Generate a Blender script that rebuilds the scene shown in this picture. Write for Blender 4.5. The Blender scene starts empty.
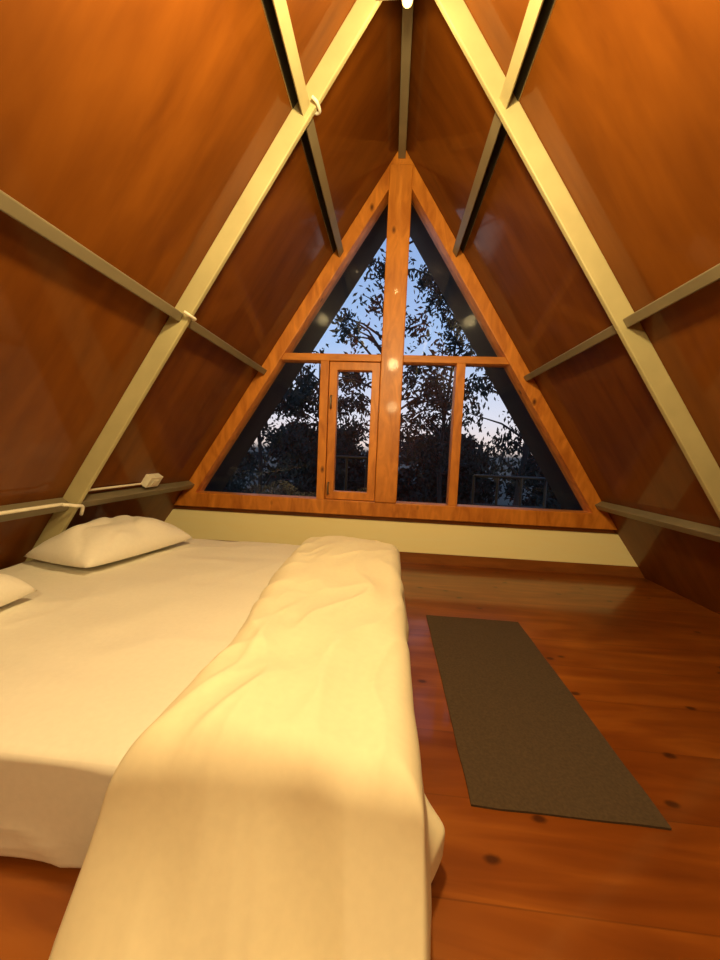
import bpy, bmesh, math, random
from mathutils import Vector, Matrix, noise
random.seed(7)
C = bpy.context.scene.collection
RZ=3.47; SL=1.58; CO=0.535; SI=0.845
def roofx(z): return (RZ-z)/SL
bpy.context.scene.view_settings.view_transform='Standard'

# ---------------- materials ----------------
def newmat(n):
    m=bpy.data.materials.new(n); m.use_nodes=True
    nt=m.node_tree; b=nt.nodes['Principled BSDF']; return m,nt,b
def ramp(nt,cols):
    r=nt.nodes.new('ShaderNodeValToRGB'); e=r.color_ramp.elements
    while len(e)<len(cols): e.new(0.5)
    for i,(p,c) in enumerate(cols): e[i].position=p; e[i].color=(*c,1)
    return r
def coords(nt,scale,rot=(0,0,0)):
    t=nt.nodes.new('ShaderNodeTexCoord'); mp=nt.nodes.new('ShaderNodeMapping')
    mp.inputs['Scale'].default_value=scale; mp.inputs['Rotation'].default_value=rot
    nt.links.new(t.outputs['Object'],mp.inputs['Vector']); return mp.outputs['Vector']
def ntex(nt,vec,scale,detail=4,dist=0):
    n=nt.nodes.new('ShaderNodeTexNoise'); n.inputs['Scale'].default_value=scale
    n.inputs['Detail'].default_value=detail; n.inputs['Distortion'].default_value=dist
    nt.links.new(vec,n.inputs['Vector']); return n.outputs['Fac']
def bump(nt,b,h,s,d=0.01):
    bp=nt.nodes.new('ShaderNodeBump'); bp.inputs['Strength'].default_value=s; bp.inputs['Distance'].default_value=d
    nt.links.new(h,bp.inputs['Height']); nt.links.new(bp.outputs['Normal'],b.inputs['Normal'])
def mth(nt,op,a,bv=None,c=None):
    n=nt.nodes.new('ShaderNodeMath'); n.operation=op
    for i,x in enumerate((a,bv,c)):
        if x is None: continue
        if isinstance(x,(int,float)): n.inputs[i].default_value=x
        else: nt.links.new(x,n.inputs[i])
    return n.outputs[0]
def wood(name,c1,c2,scale,rough=0.3,coat=0.3,rot=(0,0,0),nscale=1.0,bs=0.1,fine=None,knots=0,spec=0.5):
    m,nt,b=newmat(name)
    v=coords(nt,scale,rot)
    f=ntex(nt,v,nscale,5,1.0)
    if fine:
        f2=ntex(nt,coords(nt,fine),1.0,5,0.5)
        f=mth(nt,'ADD',mth(nt,'MULTIPLY',f,0.58),mth(nt,'MULTIPLY',f2,0.42))
    r=ramp(nt,[(0.28,c1),(0.72,c2)])
    nt.links.new(f,r.inputs[0]); col=r.outputs[0]
    if knots:
        vo=nt.nodes.new('ShaderNodeTexVoronoi'); vo.inputs['Scale'].default_value=knots
        nt.links.new(coords(nt,(1,1,0.55)),vo.inputs['Vector'])
        kr=ramp(nt,[(0.03,(1,1,1)),(0.10,(0,0,0))]); nt.links.new(vo.outputs['Distance'],kr.inputs[0])
        mk_=nt.nodes.new('ShaderNodeMixRGB'); nt.links.new(kr.outputs[0],mk_.inputs[0]); nt.links.new(col,mk_.inputs[1]); mk_.inputs[2].default_value=(c1[0]*0.25,c1[1]*0.2,c1[2]*0.2,1); col=mk_.outputs[0]
    nt.links.new(col,b.inputs['Base Color'])
    b.inputs['Roughness'].default_value=rough
    b.inputs['Specular IOR Level'].default_value=spec
    b.inputs['Coat Weight'].default_value=coat; b.inputs['Coat Roughness'].default_value=0.07
    bump(nt,b,f,bs,0.004)
    return m
M_panel=wood('panel_plywood',(0.098,0.025,0.0022),(0.215,0.066,0.0062),(0.8,1.8,0.6),0.5,0.42,nscale=1.4,fine=(2.5,12,1.8),bs=0.03,spec=0.12)
M_honey=wood('honey_pine',(0.44,0.135,0.014),(0.76,0.29,0.038),(4,4,1.2),0.45,0.05,nscale=3,knots=4.5)
M_honeyh=wood('honey_pine_horizontal',(0.45,0.15,0.018),(0.70,0.27,0.04),(1.2,4,4),0.5,0.0,nscale=3)
M_basew=wood('dark_skirting_wood',(0.20,0.065,0.014),(0.33,0.115,0.025),(1,4,5),0.35,0.2,nscale=3)
M_cream=wood('cream_board',(1.0,0.93,0.50),(1.0,0.96,0.56),(1,4,6),0.5,0.0,nscale=2,bs=0.02)
def plain(name,col,rough=0.5,metal=0,var=0.06,bs=0.05,ns=30):
    m,nt,b=newmat(name); v=coords(nt,(1,1,1)); f=ntex(nt,v,ns,3)
    r=ramp(nt,[(0.3,tuple(c*(1-var) for c in col)),(0.7,tuple(min(1,c*(1+var)) for c in col))])
    nt.links.new(f,r.inputs[0]); nt.links.new(r.outputs[0],b.inputs['Base Color'])
    b.inputs['Roughness'].default_value=rough; b.inputs['Metallic'].default_value=metal
    bump(nt,b,f,bs,0.002); return m
M_beam=plain('cream_olive_painted_beam',(0.47,0.425,0.225),0.45,0,0.08,ns=6)
M_purl=plain('grey_painted_purlin',(0.20,0.17,0.105),0.4,0,0.1,ns=6)
M_chanshade=plain('painted_channel_shade',(0.03,0.024,0.014),0.7,0,0.1,ns=6)  # shade inside the hollow purlin channel, put in as a dark colour
M_white=plain('white_plastic',(0.85,0.82,0.68),0.35)
M_sheet=plain('white_cotton_sheet',(0.88,0.85,0.75),0.85,0,0.02,0.1,60)
M_duvet=plain('cream_duvet_cotton',(0.93,0.86,0.63),0.75,0,0.02,0.08,50)
M_rail=plain('dark_painted_railing',(0.022,0.02,0.016),0.6,0)
M_dark=plain('dark_eave',(0.03,0.028,0.025),0.8,0,0.2,ns=4)
M_steel=plain('brushed_handle',(0.25,0.2,0.14),0.35,0.8)
M_bark=plain('dark_bark',(0.025,0.02,0.016),0.9,0,0.3,ns=8)
M_leaf=plain('dark_leaves',(0.014,0.017,0.010),0.8,0,0.4,ns=5)
M_ground=plain('forest_floor',(0.02,0.025,0.015),0.95,0,0.4,ns=2)
M_rug=plain('brown_rug_pile',(0.068,0.043,0.022),1.0,0,0.16,0.5,120)
def floor_mat():
    m,nt,b=newmat('red_pine_floor'); L=nt.links
    t=nt.nodes.new('ShaderNodeTexCoord'); sp=nt.nodes.new('ShaderNodeSeparateXYZ'); L.new(t.outputs['Object'],sp.inputs[0])
    M=lambda *a: mth(nt,*a)
    yy=M('MULTIPLY',sp.outputs['Y'],1/0.24)
    idx=M('FLOOR',yy); fr=M('FRACT',yy)
    d=M('ABSOLUTE',M('SUBTRACT',fr,0.5)); seam=M('GREATER_THAN',d,0.493)
    wn=nt.nodes.new('ShaderNodeTexWhiteNoise'); wn.noise_dimensions='1D'; L.new(idx,wn.inputs['W'])
    cb=nt.nodes.new('ShaderNodeCombineXYZ')
    L.new(M('ADD',M('MULTIPLY',sp.outputs['X'],0.9),M('MULTIPLY',idx,3.7)),cb.inputs[0])
    L.new(M('MULTIPLY',sp.outputs['Y'],7.0),cb.inputs[1])
    g=ntex(nt,cb.outputs[0],1.4,4,1.5)
    v=coords(nt,(1,1,1)); big=ntex(nt,v,1.6,3)
    s=M('ADD',M('MULTIPLY',g,0.50),M('ADD',M('MULTIPLY',wn.outputs['Value'],0.10),M('MULTIPLY',big,0.42)))
    r=ramp(nt,[(0.30,(0.105,0.022,0.003)),(0.52,(0.21,0.054,0.006)),(0.74,(0.36,0.112,0.014))])
    L.new(s,r.inputs[0])
    vo=nt.nodes.new('ShaderNodeTexVoronoi'); vo.inputs['Scale'].default_value=3.7; vo.voronoi_dimensions='2D'
    L.new(coords(nt,(0.8,1.4,1)),vo.inputs['Vector'])
    wob=ntex(nt,v,22,2)
    dist=M('ADD',vo.outputs['Distance'],M('MULTIPLY',M('SUBTRACT',wob,0.5),0.08))
    kr=ramp(nt,[(0.03,(1,1,1)),(0.075,(0,0,0))]); L.new(dist,kr.inputs[0])
    sc=nt.nodes.new('ShaderNodeSeparateColor'); L.new(vo.outputs['Color'],sc.inputs[0])
    sel=M('GREATER_THAN',sc.outputs[0],0.35)
    mk_=nt.nodes.new('ShaderNodeMixRGB'); L.new(M('MULTIPLY',M('MULTIPLY',kr.outputs[0],sel),0.82),mk_.inputs[0]); L.new(r.outputs[0],mk_.inputs[1]); mk_.inputs[2].default_value=(0.035,0.009,0.003,1)
    ms=nt.nodes.new('ShaderNodeMixRGB'); L.new(M('MULTIPLY',seam,0.32),ms.inputs[0]); L.new(mk_.outputs[0],ms.inputs[1]); ms.inputs[2].default_value=(0.03,0.008,0.003,1)
    L.new(ms.outputs[0],b.inputs['Base Color'])
    b.inputs['Roughness'].default_value=0.35; b.inputs['Specular IOR Level'].default_value=0.3; b.inputs['Coat Weight'].default_value=0.55; b.inputs['Coat Roughness'].default_value=0.09
    bump(nt,b,M('SUBTRACT',g,M('MULTIPLY',seam,0.4)),0.08,0.004)
    return m
M_floor=floor_mat()
def glass_mat():
    m,nt,b=newmat('window_glass'); nt.nodes.remove(b); o=nt.nodes['Material Output']
    tr=nt.nodes.new('ShaderNodeBsdfTransparent'); tr.inputs[0].default_value=(0.95,0.97,0.97,1)
    gl=nt.nodes.new('ShaderNodeBsdfGlossy'); gl.inputs['Roughness'].default_value=0.02
    fr=nt.nodes.new('ShaderNodeFresnel'); fr.inputs['IOR'].default_value=1.5
    mx=nt.nodes.new('ShaderNodeMixShader'); nt.links.new(fr.outputs[0],mx.inputs[0]); nt.links.new(tr.outputs[0],mx.inputs[1]); nt.links.new(gl.outputs[0],mx.inputs[2])
    nt.links.new(mx.outputs[0],o.inputs[0]); return m
M_glass=glass_mat()
def emis(name,col,s):
    m,nt,b=newmat(name); b.inputs['Base Color'].default_value=(*col,1); b.inputs['Emission Color'].default_value=(*col,1); b.inputs['Emission Strength'].default_value=s; return m
M_bulb=emis('glowing_bulb',(1,0.66,0.25),1.3)

# ---------------- helpers ----------------
def mk(name,verts,faces,mat,smooth=False,bevel=0,parent=None,kind=None,label=None,cat=None,loc=None,recalc=True):
    me=bpy.data.meshes.new(name)
    if loc is not None:
        lv=Vector(loc); verts=[Vector(v)-lv for v in verts]
    me.from_pydata([tuple(v) for v in verts],[],faces)
    if recalc:
        bm=bmesh.new(); bm.from_mesh(me); bmesh.ops.recalc_face_normals(bm,faces=bm.faces)
        if bevel>0:
            bmesh.ops.bevel(bm,geom=bm.edges[:],offset=bevel,segments=2,affect='EDGES',profile=0.5)
        bm.to_mesh(me); bm.free()
    me.materials.append(mat)
    if smooth:
        for p in me.polygons: p.use_smooth=True
    ob=bpy.data.objects.new(name,me); C.objects.link(ob)
    if loc is not None: ob.location=loc
    tag(ob,parent,kind,label,cat); return ob
def tag(ob,parent=None,kind=None,label=None,cat=None,group=None):
    if parent is not None:
        ob.parent=parent; ob.matrix_parent_inverse=Matrix.Translation(-Vector(parent.location))
    if kind: ob['kind']=kind
    if label: ob['label']=label
    if cat: ob['category']=cat
    if group: ob['group']=group
def empty(name,loc,kind=None,label=None,cat=None):
    e=bpy.data.objects.new(name,None); e.location=loc; e.empty_display_size=0.1; C.objects.link(e); tag(e,None,kind,label,cat); return e
def prism(name,poly,axis_vec,mat,**k):
    n=len(poly); a=Vector(axis_vec); v=[Vector(p) for p in poly]+[Vector(p)+a for p in poly]
    f=[tuple(range(n)),tuple(range(2*n-1,n-1,-1))]+[(i,(i+1)%n,n+(i+1)%n,n+i) for i in range(n)]
    return mk(name,v,f,mat,**k)
def box(name,a,b,mat,**k):
    x0,y0,z0=a;x1,y1,z1=b
    return prism(name,[(x0,y0,z0),(x1,y0,z0),(x1,y1,z0),(x0,y1,z0)],(0,0,z1-z0),mat,**k)
def curve(name,pts,r,mat,parent=None,kind=None,label=None,cat=None,cyclic=False,res=3,radii=None):
    cu=bpy.data.curves.new(name,'CURVE'); cu.dimensions='3D'; cu.bevel_depth=r; cu.bevel_resolution=res
    s=cu.splines.new('POLY'); s.points.add(len(pts)-1)
    for i,p in enumerate(pts):
        s.points[i].co=(*p,1); s.points[i].radius=radii[i] if radii else 1
    s.use_cyclic_u=cyclic; cu.use_fill_caps=True
    tmp=bpy.data.objects.new('tmp',cu); C.objects.link(tmp)
    dg=bpy.context.evaluated_depsgraph_get(); me=bpy.data.meshes.new_from_object(tmp.evaluated_get(dg))
    bpy.data.objects.remove(tmp); me.name=name
    me.materials.clear(); me.materials.append(mat)
    for p in me.polygons: p.use_smooth=True
    ob=bpy.data.objects.new(name,me); C.objects.link(ob); tag(ob,parent,kind,label,cat); return ob
def smoothpts(pts,n=6):
    out=[];P=[Vector(p) for p in pts];P=[P[0]]+P+[P[-1]]
    for i in range(1,len(P)-2):
        for j in range(n):
            t=j/n; a,b,c,d=P[i-1:i+3]
            out.append(0.5*((2*b)+(c-a)*t+(2*a-5*b+4*c-d)*t*t+(3*b-a-3*c+d)*t**3))
    out.append(P[-2]); return out

YB=3.2; YF=-1.5
# ---------------- shell ----------------
box('floor',(-2.26,YF,-0.06),(2.26,YB+0.1,0.0),M_floor,kind='structure',label='glossy reddish pine plank floor with knots')
for s,nm in ((-1,'wall_left'),(1,'wall_right')):
    n=Vector((s*SI,0,CO))*0.04
    a=Vector((s*roofx(-0.05),YF,-0.05)); b=Vector((0,YF,RZ))
    prism(nm,[a,b,b+n,a+n],(0,YB+0.12-YF,0),M_panel,kind='structure',label='sloping varnished orange-brown plywood wall panels under the roof')
prism('wall_front',[(-roofx(-0.05),YF-0.04,-0.05),(roofx(-0.05),YF-0.04,-0.05),(0,YF-0.04,RZ)],(0,0.04,0),M_panel,kind='structure',label='varnished plywood gable wall')
prism('wall_back',[(-roofx(0.0),YB+0.02,0.0),(roofx(0.0),YB+0.02,0.0),(roofx(0.39),YB+0.02,0.39),(-roofx(0.39),YB+0.02,0.39)],(0,0.08,0),M_basew,kind='structure',label='low wall strip under the triangular window')
prism('trim_1',[(-roofx(0.09),YB-0.055,0.09),(roofx(0.09),YB-0.055,0.09),(roofx(0.345),YB-0.02,0.345),(-roofx(0.345),YB-0.02,0.345)],(0,0.035,0),M_cream,kind='structure',label='cream painted board below the triangular window')
prism('baseboard_back',[(-roofx(0.0),YB-0.06,0.0),(roofx(0.0),YB-0.06,0.0),(roofx(0.09),YB-0.06,0.088),(-roofx(0.09),YB-0.06,0.088)],(0,0.08,0),M_basew,kind='structure',label='brown wooden skirting board')

tn=[2]
def trim(poly,vec,mat,label,bevel=0.005):
    o=prism('trim_%d'%tn[0],poly,vec,mat,bevel=bevel,kind='structure',label=label); tn[0]+=1; return o
RD=0.096; RY=1.86; RW=0.028
for s in (-1,1):
    a=Vector((s*roofx(0.0),RY,0.0)); b=Vector((0,RY,RZ))
    top_in=Vector((0,RY,RZ-RD/CO)); bot_in=Vector((s*(roofx(0)-RD/SI),RY,0.0))
    trim([a,b,top_in,bot_in],(0,RW,0),M_beam,'olive-cream painted rafter on the sloping wall')
PUR=(0.61,1.645,2.64)
for s in (-1,1):
    n=Vector((-s*SI,0,-CO)); t=Vector((-s*CO,0,SI))
    for z in PUR:
        c=Vector((s*roofx(z),0,z))
        for (y0,y1) in ((YF,RY),(RY+RW,YB-0.06)):
            p=c+Vector((0,y0,0))
            if z>2:
                w=0.030; h=0.070; q=0.007
                prof=[(-w,0),(w,0),(w,h),(-w,h),(-w,h-q),(w-q,h-q),(w-q,q),(-w,q)]
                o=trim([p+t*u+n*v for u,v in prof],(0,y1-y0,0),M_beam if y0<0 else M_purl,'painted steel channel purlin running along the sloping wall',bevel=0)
                o.data.materials.append(M_chanshade)  # second slot paints the hollow's shade onto the inward faces
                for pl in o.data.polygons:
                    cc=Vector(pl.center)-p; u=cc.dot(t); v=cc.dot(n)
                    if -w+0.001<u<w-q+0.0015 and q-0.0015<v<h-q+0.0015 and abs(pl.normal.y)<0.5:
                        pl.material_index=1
            else:
                w=0.024
                trim([p-t*w,p+t*w,p+t*w+n*0.066,p-t*w+n*0.066],(0,y1-y0,0),M_purl,'grey-olive painted purlin running along the sloping wall')
for (y0,y1) in ((YF,RY),(RY+RW,YB-0.06)):
    trim([(-0.030,y0,RZ-0.12),(0.030,y0,RZ-0.12),(0.030,y0,RZ-0.055),(-0.030,y0,RZ-0.055)],(0,y1-y0,0),M_purl,'grey-olive painted ridge beam')
trim([(-0.15,RY-0.015,3.07),(0.15,RY-0.015,3.07),(0.10,RY-0.015,3.2),(-0.10,RY-0.015,3.2)],(0,0.014,0),M_purl,'painted gusset plate joining the rafters')

# ---------------- window ----------------
FWD=0.108
win=empty('window_1',(0,YB,0.39),kind='structure',label='triangular gable window with honey-coloured pine frame')
def frame_ring():
    o=[(-roofx(0.39),0.39),(roofx(0.39),0.39),(0,RZ)]
    wz=RZ-FWD/CO; i=[(-(wz-0.52)/SL,0.52),((wz-0.52)/SL,0.52),(0,wz)]
    y0,y1=YB-0.06,YB+0.1
    v=[(x,y0,z) for x,z in o]+[(x,y0,z) for x,z in i]+[(x,y1,z) for x,z in o]+[(x,y1,z) for x,z in i]
    f=[]
    for k in range(3):
        j=(k+1)%3
        f+=[(k,j,3+j,3+k),(6+k,9+k,9+j,6+j),(k,6+k,6+j,j),(3+k,3+j,9+j,9+k)]
    return mk('window_frame',v,f,M_honey,parent=win,bevel=0.006,label='triangular honey pine outer frame')
frame_ring()
def inx(z): return (RZ-FWD/CO-z)/SL
box('mullion',(-0.095,YB-0.075,0.52),(0.095,YB+0.09,RZ-0.17),M_honey,parent=win,bevel=0.008)
CZ=1.76
for sx in (-1,1):
    prism('transom',[(sx*0.095,YB-0.05,CZ-0.03),(sx*inx(CZ-0.03),YB-0.05,CZ-0.03),(sx*inx(CZ+0.03),YB-0.05,CZ+0.03),(sx*0.095,YB-0.05,CZ+0.03)],(0,0.12,0),M_honeyh,parent=win,bevel=0.004)
    box('window_post',(sx*0.58-0.037,YB-0.055,0.52),(sx*0.58+0.037,YB+0.08,CZ-0.03),M_honey,parent=win,bevel=0.004)
sx0,sx1,sz0,sz1=-0.543,-0.095,0.52,1.73
def ring(name,x0,x1,z0,z1,w,y0,y1,mat,parent,label=None):
    o=[(x0,z0),(x1,z0),(x1,z1),(x0,z1)]; i=[(x0+w,z0+w),(x1-w,z0+w),(x1-w,z1-w),(x0+w,z1-w)]
    v=[(x,y0,z) for x,z in o]+[(x,y0,z) for x,z in i]+[(x,y1,z) for x,z in o]+[(x,y1,z) for x,z in i]; f=[]
    for k in range(4):
        j=(k+1)%4
        f+=[(k,j,4+j,4+k),(8+k,12+k,12+j,8+j),(k,8+k,8+j,j),(4+k,4+j,12+j,12+k)]
    return mk(name,v,f,mat,parent=parent,bevel=0.004,label=label,loc=(x0,y0,z0))
sash=ring('casement_sash',sx0+0.004,sx1-0.004,sz0+0.004,sz1-0.004,0.07,YB-0.035,YB+0.05,M_honey,win,'opening casement sash')
def childof(o,par):
    bpy.context.view_layer.update()
    w=o.matrix_world.copy(); o.parent=par; o.matrix_parent_inverse=par.matrix_world.inverted(); o.matrix_world=w
for zz in (1.38,0.62):
    h=curve('sash_latch',smoothpts([(sx0+0.03,YB-0.035,zz-0.05),(sx0+0.03,YB-0.07,zz-0.045),(sx0+0.03,YB-0.075,zz),(sx0+0.03,YB-0.07,zz+0.045),(sx0+0.03,YB-0.035,zz+0.05)],4),0.008,M_steel)
    childof(h,sash)
mk('glass',[(-inx(0.53),YB+0.03,0.53),(inx(0.53),YB+0.03,0.53),(0,YB+0.03,RZ-0.22)],[(0,1,2)],M_glass,parent=win,label='clear window glass')
for s in (-1,1):
    n=Vector((s*SI,0,CO))*0.06
    a=Vector((s*roofx(-0.3),YB+0.13,-0.3)); b=Vector((0,YB+0.13,RZ))
    prism('trim_%d'%tn[0],[a,b,b+n,a+n],(0,0.74,0),M_dark,kind='structure',label='dark roof overhang outside the window'); tn[0]+=1

# ---------------- outside ----------------
box('trim_%d'%tn[0],(-2.4,YB+0.13,-0.1),(2.4,YB+1.5,-0.02),M_dark,kind='structure',label='dark balcony deck outside the window'); tn[0]+=1
for (xa,xb,zt) in ((-0.79,-0.27,0.88),(1.08,1.95,0.72)):
    rail=empty('balcony_railing',((xa+xb)/2,YB+1.4,-0.02),label='short dark metal balcony railing outside the window',cat='railing')
    for zz in (zt,0.35):
        curve('rail',[(xa,YB+1.4,zz),(xb,YB+1.4,zz)],0.02,M_rail,parent=rail)
    k=3 if xb-xa<0.6 else 4
    for i in range(k):
        x=xa+i*(xb-xa)/(k-1)
        curve('railing_post',[(x,YB+1.4,-0.02),(x,YB+1.4,zt)],0.018,M_rail,parent=rail)
mk('ground',[(-60,4.8,-3.2),(60,4.8,-3.2),(60,90,-4),(-60,90,-4)],[(0,1,2,3)],M_ground,kind='structure',label='dark forest ground outside')

def tree(x,y,h,RX,RYY,nclu,leafs,t0=0.35,ls=0.06,pw=1.0,droop=0.3,tr=0.085):
    base=Vector((x,y,-3.3))
    e=empty('tree',base,label='dark leafy tree silhouetted against the dusk sky',cat='tree')
    top=base+Vector((0.0,0.0,h))
    pts=[];n=12
    for i in range(n+1):
        t=i/n; pts.append(base.lerp(top,t)+Vector((0.14*math.sin(t*7+x),0.1*math.cos(t*5),0)))
    curve('trunk',pts,tr,M_bark,parent=e,radii=[1-0.8*i/n for i in range(n+1)])
    cl=lambda q: Vector((max(x-RX,min(x+RX,q.x)),max(y-RYY,min(y+RYY,q.y)),q.z))
    V=[];F=[];bp=[]
    for c in range(nclu):
        t=t0+(1-t0)*random.random()**pw
        p0=base.lerp(top,t)+Vector((0.14*math.sin(t*7+x),0.1*math.cos(t*5),0))
        an=random.uniform(0,2*math.pi); k=random.uniform(0.25,1.0)*(1.25-0.5*t)
        cc=p0+Vector((math.cos(an)*RX*k,math.sin(an)*RYY*k,random.uniform(-0.1,0.5)))
        bp.append((p0-Vector((0,0,0.25)),cc))
        rr=random.uniform(0.05,0.21)*RX/1.25
        nl=int(leafs*random.uniform(0.6,1.5)*(rr/0.125/(RX/1.25))**1.4)
        for l in range(nl):
            q=cc+Vector((random.gauss(0,rr),random.gauss(0,rr),random.gauss(-0.05,rr*0.8)))
            if abs(q.x-x)>RX or abs(q.y-y)>RYY: continue
            a=Vector((random.uniform(-1,1)*(1-droop),random.uniform(-0.5,0.5),random.uniform(-1,0.1))).normalized()
            b=a.cross(Vector((random.uniform(-0.6,0.6),1,random.uniform(-0.6,0.6)))).normalized()
            L=random.uniform(0.5,1.5)*ls; W=L*0.36; kk=len(V)
            V+=[q-a*L,q+b*W,q+a*L,q-b*W]; F.append((kk,kk+1,kk+2,kk+3))
    fo=mk('foliage',V,F,M_leaf,parent=e,recalc=False); fo['kind']='stuff'
    V=[];F=[]
    for p0,cc in bp:
        d=(cc-p0); u=d.cross(Vector((0,1,0.1))).normalized(); w=d.cross(u).normalized(); k=len(V)
        mid=p0+d*0.5+Vector((random.uniform(-.08,.08),0,0.1))
        for P,r in ((p0,0.026),(mid,0.018),(cc+d*0.15,0.006)):
            for j in range(4):
                an=j*math.pi/2; V.append(cl(P)+u*r*math.cos(an)+w*r*math.sin(an))
        for s_ in range(2):
            for j in range(4):
                F.append((k+s_*4+j,k+s_*4+(j+1)%4,k+s_*4+4+(j+1)%4,k+s_*4+4+j))
    br=mk('branches',V,F,M_bark,parent=e,recalc=False); br['kind']='stuff'
tree(-2.75,7.3,6.1,1.3,1.2,36,75,0.40,0.056)
tree(-0.05,7.3,9.4,1.3,1.2,48,46,0.42,0.056,droop=0.2,tr=0.06)
tree(2.65,7.3,8.8,1.3,1.2,58,72,0.40,0.052,droop=0.75)
tree(5.4,7.3,6.0,1.3,1.2,26,70,0.45,0.07)
tree(-5.6,10.6,5.8,1.7,1.6,40,75,0.4,0.08)
tree(-2.0,10.6,6.6,1.7,1.6,48,75,0.4,0.08)
tree(1.6,10.6,9.4,1.7,1.6,66,70,0.40,0.075)
tree(5.2,10.6,6.0,1.7,1.6,40,75,0.4,0.08)
for xx in (-8.4,-3.1,2.2,7.5):
    tree(xx,15.2,4.7+random.uniform(-0.2,0.4),2.4,2.4,84,105,0.3,0.13)

# ---------------- bed ----------------
def rbox(name,a,b,r,cuts,mat,parent,amp,freq,label=None,cre=0.7):
    bm=bmesh.new(); bmesh.ops.create_cube(bm,size=1)
    bmesh.ops.subdivide_edges(bm,edges=bm.edges[:],cuts=cuts,use_grid_fill=True)
    a=Vector(a);b=Vector(b);c=(a+b)/2;h=(b-a)/2
    for v in bm.verts:
        q0=[2*v.co[i] for i in range(3)]
        p=Vector([math.copysign(abs(q0[i])**0.75,q0[i])*h[i] for i in range(3)])
        q=Vector([max(-h[i]+r,min(h[i]-r,p[i])) for i in range(3)])
        d=p-q
        if d.length>1e-6: p=q+d.normalized()*r
        w=c+p; nn=d.normalized() if d.length>1e-6 else Vector((0,0,0))
        crease=(1-abs(noise.noise(Vector((w.x*1.7+w.y*0.9,w.y*2.3-w.x*0.6,w.z*3)))))**9
        crease2=(1-abs(noise.noise(Vector((w.x*2.6-w.y*1.9+4,w.y*1.3+w.x*1.6,w.z*2)))))**12
        w+=nn*(amp*noise.noise(w*freq)+amp*0.5*noise.noise(Vector((w.x*freq*0.7,w.y*freq*3,w.z*freq)))+amp*cre*(crease+crease2))
        if w.z<a.z: w.z=a.z
        v.co=w
    me=bpy.data.meshes.new(name); bm.to_mesh(me); bm.free(); me.materials.append(mat)
    for p in me.polygons:p.use_smooth=True
    o=bpy.data.objects.new(name,me); C.objects.link(o); tag(o,parent,None,label); return o
bed=empty('mattress',(-1.0,1.6,0.0),label='white sheeted double mattress lying on the wooden floor',cat='mattress')
rbox('mattress_body',(-1.93,0.70,0.003),(0.03,2.5,0.19),0.05,20,M_sheet,bed,0.003,4)
rbox('fitted_sheet',(-1.97,0.672,0.008),(0.04,2.515,0.266),0.022,90,M_sheet,bed,0.008,3.2,cre=0.8)

def pillow(name,c,hx,hy,ht,rot,label,seed,tilt=0):
    N=48;V=[];F=[]
    for side in (1,-1):
        for i in range(N+1):
            for j in range(N+1):
                u=-1+2*i/N; v=-1+2*j/N
                uu=u*math.sqrt(1-0.12*v*v)*(1-0.05*(1-v*v)); vv=v*math.sqrt(1-0.12*u*u)*(1-0.05*(1-u*u))
                x=uu*hx; y=vv*hy
                t=(max(0,1-abs(u)**2.4)**0.5)*(max(0,1-abs(v)**2.4)**0.5)
                z=ht*t if side>0 else -ht*0.2*t
                if side>0:
                    cr=(1-abs(noise.noise(Vector((x*5+seed+y*2,y*4,3)))))**5
                    z+=t*0.02*noise.noise(Vector((x*7+seed,y*7,0)))-t*0.024*cr
                V.append(Vector((x,y,z)))
    M_=(N+1)**2
    for i in range(N):
        for j in range(N):
            a=i*(N+1)+j; F.append((a,a+N+1,a+N+2,a+1)); F.append((M_+a,M_+a+1,M_+a+N+2,M_+a+N+1))
    R=Matrix.Rotation(rot,4,'Z')@Matrix.Rotation(tilt,4,'Y')
    me=bpy.data.meshes.new(name); me.from_pydata([tuple(R@v) for v in V],[],F)
    bm=bmesh.new(); bm.from_mesh(me); bmesh.ops.remove_doubles(bm,verts=bm.verts,dist=1e-5); bmesh.ops.recalc_face_normals(bm,faces=bm.faces); bm.to_mesh(me); bm.free()
    me.materials.append(M_sheet)
    for p in me.polygons:p.use_smooth=True
    o=bpy.data.objects.new(name,me); o.location=c; C.objects.link(o); tag(o,None,None,label,'pillow',group='white pillows on the mattress'); return o
pillow('pillow',(-1.61,2.04,0.316),0.25,0.38,0.18,-0.22,'plump white pillow beside the window end of the mattress',1.3)
pillow('pillow',(-1.62,1.10,0.314),0.21,0.27,0.165,0.03,'plump white pillow further from the window',5.1)

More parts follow.
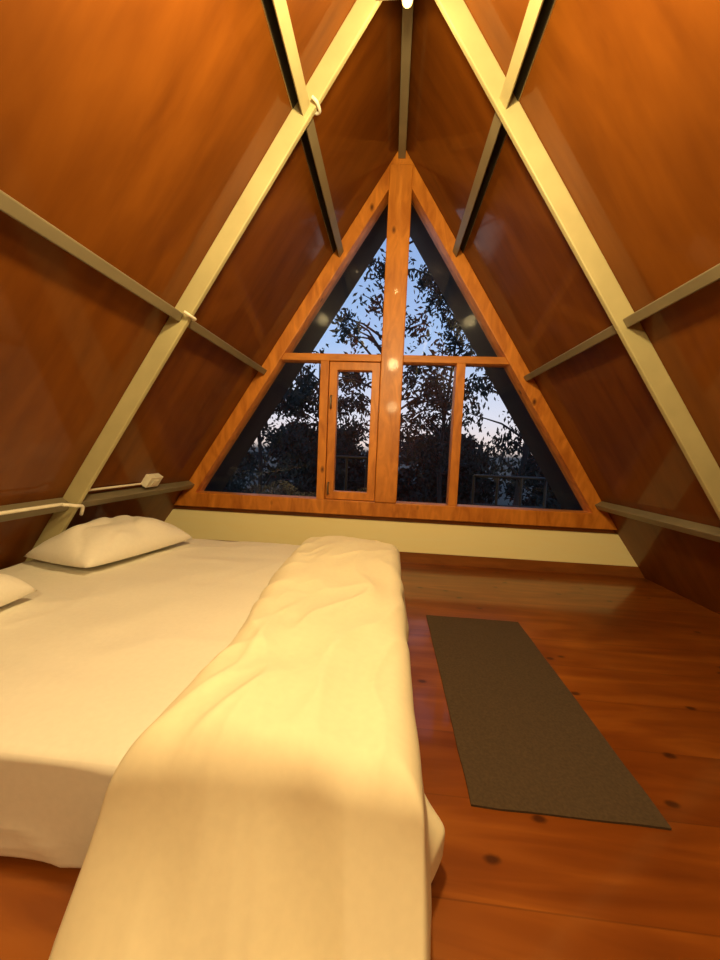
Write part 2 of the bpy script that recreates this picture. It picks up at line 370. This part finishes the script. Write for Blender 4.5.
# duvet
def duvet():
    NX=120;NY=210;V=[];F=[]
    zt=0.347
    def prof(s,a,b,r=0.06):
        L=b-a
        if s<L: return a+s,0.0
        q=(s-L)
        ang=min(q/r,math.pi/2)
        p=b+r*math.sin(ang); d=r*(1-math.cos(ang))
        if q>r*math.pi/2: d+=q-r*math.pi/2
        return p,d
    x0,x1=-0.54,0.048; y0,y1=-2.44,-0.68
    Sx=(x1-x0)+0.06*math.pi/2+0.24; Sy=(y1-y0)+0.06*math.pi/2+0.37
    for i in range(NX+1):
        for j in range(NY+1):
            s=Sx*i/NX; t=Sy*j/NY
            x,dx=prof(s,x0,x1); ym,dy=prof(t,y0,y1); y=-ym
            e=0.0
            if s<0.11: e=max(e,1-math.sqrt(max(0,1-(1-s/0.11)**2)))
            if t<0.16: e=max(e,1-math.sqrt(max(0,1-(1-t/0.16)**2)))
            z=zt-0.062*e
            D=max(dx,dy) if min(dx,dy)<1e-6 else (dx**4+dy**4)**0.25
            D=min(D,0.325)
            topw=math.exp(-D*7)
            cx=(x-(x0+x1)/2)/0.36
            wv=Vector((x+0.08*noise.noise(Vector((x*3,y*3,5))),y+0.08*noise.noise(Vector((x*3,y*3,8))),0))
            r1=(1-abs(noise.noise(Vector((wv.x*2.8+0.3*wv.y,wv.y*0.9,9)))))**3.5
            r2=(1-abs(noise.noise(Vector((wv.x*6-1.6*wv.y,wv.y*2.6,21)))))**4
            lf=math.exp(-(s/0.20)**2)
            r3=(1-abs(noise.noise(Vector((wv.x*5+3*wv.y,wv.y*5-wv.x*3,41)))))**4
            z+=topw*(1-e)*(0.020*(1-cx*cx)+0.022*noise.noise(Vector((x*2.6,y*2.0,1.7)))+0.010*noise.noise(Vector((x*7,y*6,4.2)))+0.020*r1+0.010*r2+0.014*lf*r3)
            z-=D
            fx=0.014*math.sin(y*19+3*noise.noise(Vector((0,y*3,0))))+0.03*noise.noise(Vector((1,y*4.5,z*3)))
            fy=0.026*math.sin(x*16+1.0+2*noise.noise(Vector((x*3,0,0))))+0.03*noise.noise(Vector((x*5,1,z*3)))
            ff=(1-abs(noise.noise(Vector((x*5.5+z*0.8,z*0.7,33)))))**4
            k=min(1,dx/0.24); kx=k
            nearf=max(0,min(1,(1.5-y)/0.7))
            x+=k*(fx*(1-0.5*nearf)+0.01*k+0.012*nearf)*(1-min(1,dy/0.3)*0.5)
            k=min(1,dy/0.3)
            y-=k*(fy*0.8+0.10*k+0.03*ff)
            if dy>0.3: y-=(dy-0.3)*1.0
            # thin corner of the hem spreading on the floor
            if kx>0.8: x+=((kx-0.8)/0.2)*0.040*max(0,1-abs(y-0.77)/0.08)
            if i<NX*0.35:
                wgt=1-i/(NX*0.35); x+=wgt*(0.010*noise.noise(Vector((0,y*8,7)))+0.085*math.exp(-((y-1.0)/0.45)**2)*(1-min(1,dy/0.25)))
            z=max(z,0.014+0.008*noise.noise(Vector((x*8,y*8,0))))
            V.append(Vector((x,y,z)))
    for i in range(NX):
        for j in range(NY):
            a=i*(NY+1)+j; F.append((a,a+NY+1,a+NY+2,a+1))
    o=mk('duvet',V,F,M_duvet,smooth=True,label='puffy cream duvet folded along the foot of the mattress',cat='duvet',loc=(-0.25,1.5,0.27))
    md=o.modifiers.new('s','SOLIDIFY'); md.thickness=0.008; md.offset=0
    md=o.modifiers.new('ss','SUBSURF'); md.levels=1; md.render_levels=1
    return o
duvet()

def rug():
    bm=bmesh.new(); bmesh.ops.create_cube(bm,size=1)
    bmesh.ops.subdivide_edges(bm,edges=bm.edges[:],cuts=24,use_grid_fill=True)
    for v in bm.verts:
        v.co=Vector((v.co.x*(0.52+0.015*v.co.y),v.co.y*1.16,(v.co.z+0.5)*0.006))
        if v.co.z>0.004:
            v.co.z+=0.002*noise.noise(v.co*9)
        v.co.x+=0.003*noise.noise(Vector((v.co.y*9,0,2))); v.co.y+=0.003*noise.noise(Vector((v.co.x*9,5,2)))
    me=bpy.data.meshes.new('floor_mat'); bm.to_mesh(me); bm.free(); me.materials.append(M_rug)
    o=bpy.data.objects.new('floor_mat',me); o.location=(0.543,1.515,0.0005); C.objects.link(o)
    tag(o,None,None,'thin rectangular brown mat lying on the plank floor beside the bed','rug')
rug()

# ---------------- conduits ----------------
def roofp(s,z,off,y): return Vector((s*(roofx(z)),y,z))+Vector((-s*SI,0,-CO))*off
lab='white plastic electrical conduit clipped to the sloping wall'
def cond(pts,r=0.009): curve('electrical_conduit',smoothpts(pts,5),r,M_white,label=lab,cat='conduit')
cond([roofp(-1,0.65,0.08,-0.4),roofp(-1,0.65,0.08,0.6),roofp(-1,0.65,0.08,1.65),roofp(-1,0.65,0.09,1.78),roofp(-1,0.65,0.110,1.83),roofp(-1,0.64,0.112,1.88),roofp(-1,0.60,0.11,1.905),roofp(-1,0.57,0.09,1.94)])
for z in (1.675,2.68):
    cond([roofp(-1,z,0.078,1.83),roofp(-1,z,0.10,1.84),roofp(-1,z,0.108,1.862),roofp(-1,z,0.108,1.888),roofp(-1,z-0.005,0.09,1.902),roofp(-1,z-0.01,0.05,1.908)],0.008)
cond([roofp(-1,0.665,0.015,1.95),roofp(-1,0.665,0.015,2.2),roofp(-1,0.665,0.015,2.46)],0.007)
jb=empty('junction_box',roofp(-1,0.66,0.0,2.54),label='white plastic junction box on the sloping wall',cat='junction box')
c=roofp(-1,0.69,0.0,2.54); n=Vector((SI,0,-CO)); t=Vector((CO,0,SI))
prism('box_body',[c-t*0.045+Vector((0,-0.07,0)),c+t*0.045+Vector((0,-0.07,0)),c+t*0.045+Vector((0,0.07,0)),c-t*0.045+Vector((0,0.07,0))],n*0.05,M_white,parent=jb,bevel=0.003)
c2=c+n*0.051
prism('switch',[c2-t*0.02+Vector((0,-0.03,0)),c2+t*0.02+Vector((0,-0.03,0)),c2+t*0.02+Vector((0,0.03,0)),c2-t*0.02+Vector((0,0.03,0))],n*0.006,M_white,parent=jb,bevel=0.001)

# ---------------- bulb lamp and added lights ----------------
def lathe(name,prof,c,mat,parent):
    N=20;V=[];F=[]
    for r,z in prof:
        for k in range(N):
            a=2*math.pi*k/N; V.append(Vector((c.x+r*math.cos(a),c.y+r*math.sin(a),c.z+z)))
    for i in range(len(prof)-1):
        for k in range(N): F.append((i*N+k,i*N+(k+1)%N,(i+1)*N+(k+1)%N,(i+1)*N+k))
    return mk(name,V,F,mat,smooth=True,parent=parent)
def plight(loc,e,col,r=0.05):
    l=bpy.data.lights.new('point_light','POINT'); l.energy=e; l.color=col; l.shadow_soft_size=r
    o=bpy.data.objects.new('point_light',l); o.location=loc; C.objects.link(o); return o
LP=Vector((0,1.79,3.0))
lamp=empty('ceiling_lamp',LP,label='small glowing warm bulb under the roof ridge',cat='lamp')
lathe('bulb',[(0.001,-0.032),(0.012,-0.030),(0.022,-0.020),(0.026,-0.005),(0.024,0.015),(0.018,0.035),(0.015,0.05)],LP,M_bulb,lamp)
lathe('lamp_holder',[(0.018,0.048),(0.02,0.09),(0.026,0.11),(0.026,0.34),(0.001,0.345)],LP,M_purl,lamp)
plight(LP+Vector((0,-0.05,-0.10)),7,(1,0.72,0.30),0.012)
plight((0.0,0.85,2.25),125,(1,0.735,0.325),0.08)  # unseen main light above the frame, no fixture, placed to light bed and ledge
plight((0.02,-0.85,1.85),82,(1,0.735,0.325),0.10)  # added fill behind the camera, no fixture, brightens ledge and rafter fronts

# ---------------- world ----------------
w=bpy.data.worlds.new('dusk'); bpy.context.scene.world=w; w.use_nodes=True; nt=w.node_tree
bg=nt.nodes['Background']; tc=nt.nodes.new('ShaderNodeTexCoord'); sp=nt.nodes.new('ShaderNodeSeparateXYZ'); nt.links.new(tc.outputs['Generated'],sp.inputs[0])
r=ramp(nt,[(0.0,(0.05,0.06,0.08)),(0.02,(0.86,0.70,0.64)),(0.10,(0.74,0.74,0.85)),(0.28,(0.40,0.56,0.87)),(0.8,(0.12,0.26,0.60))])
nt.links.new(sp.outputs['Z'],r.inputs[0]); nt.links.new(r.outputs[0],bg.inputs[0]); bg.inputs[1].default_value=1.1

# ---------------- camera ----------------
cam=bpy.data.cameras.new('camera'); co=bpy.data.objects.new('camera',cam); C.objects.link(co)
cam.sensor_fit='VERTICAL'; cam.sensor_height=36; cam.lens=13.5; cam.clip_start=0.02
ph,p,a=0.080,0.0768,0.042
f=Vector((-math.sin(ph)*math.cos(p),math.cos(ph)*math.cos(p),-math.sin(p)))
r0=Vector((math.cos(ph),math.sin(ph),0)); u0=r0.cross(f)
R=r0*math.cos(a)+u0*math.sin(a); U=u0*math.cos(a)-r0*math.sin(a)
co.matrix_world=Matrix(((R.x,U.x,-f.x,0.02),(R.y,U.y,-f.y,0.0),(R.z,U.z,-f.z,0.95),(0,0,0,1)))
bpy.context.scene.camera=co
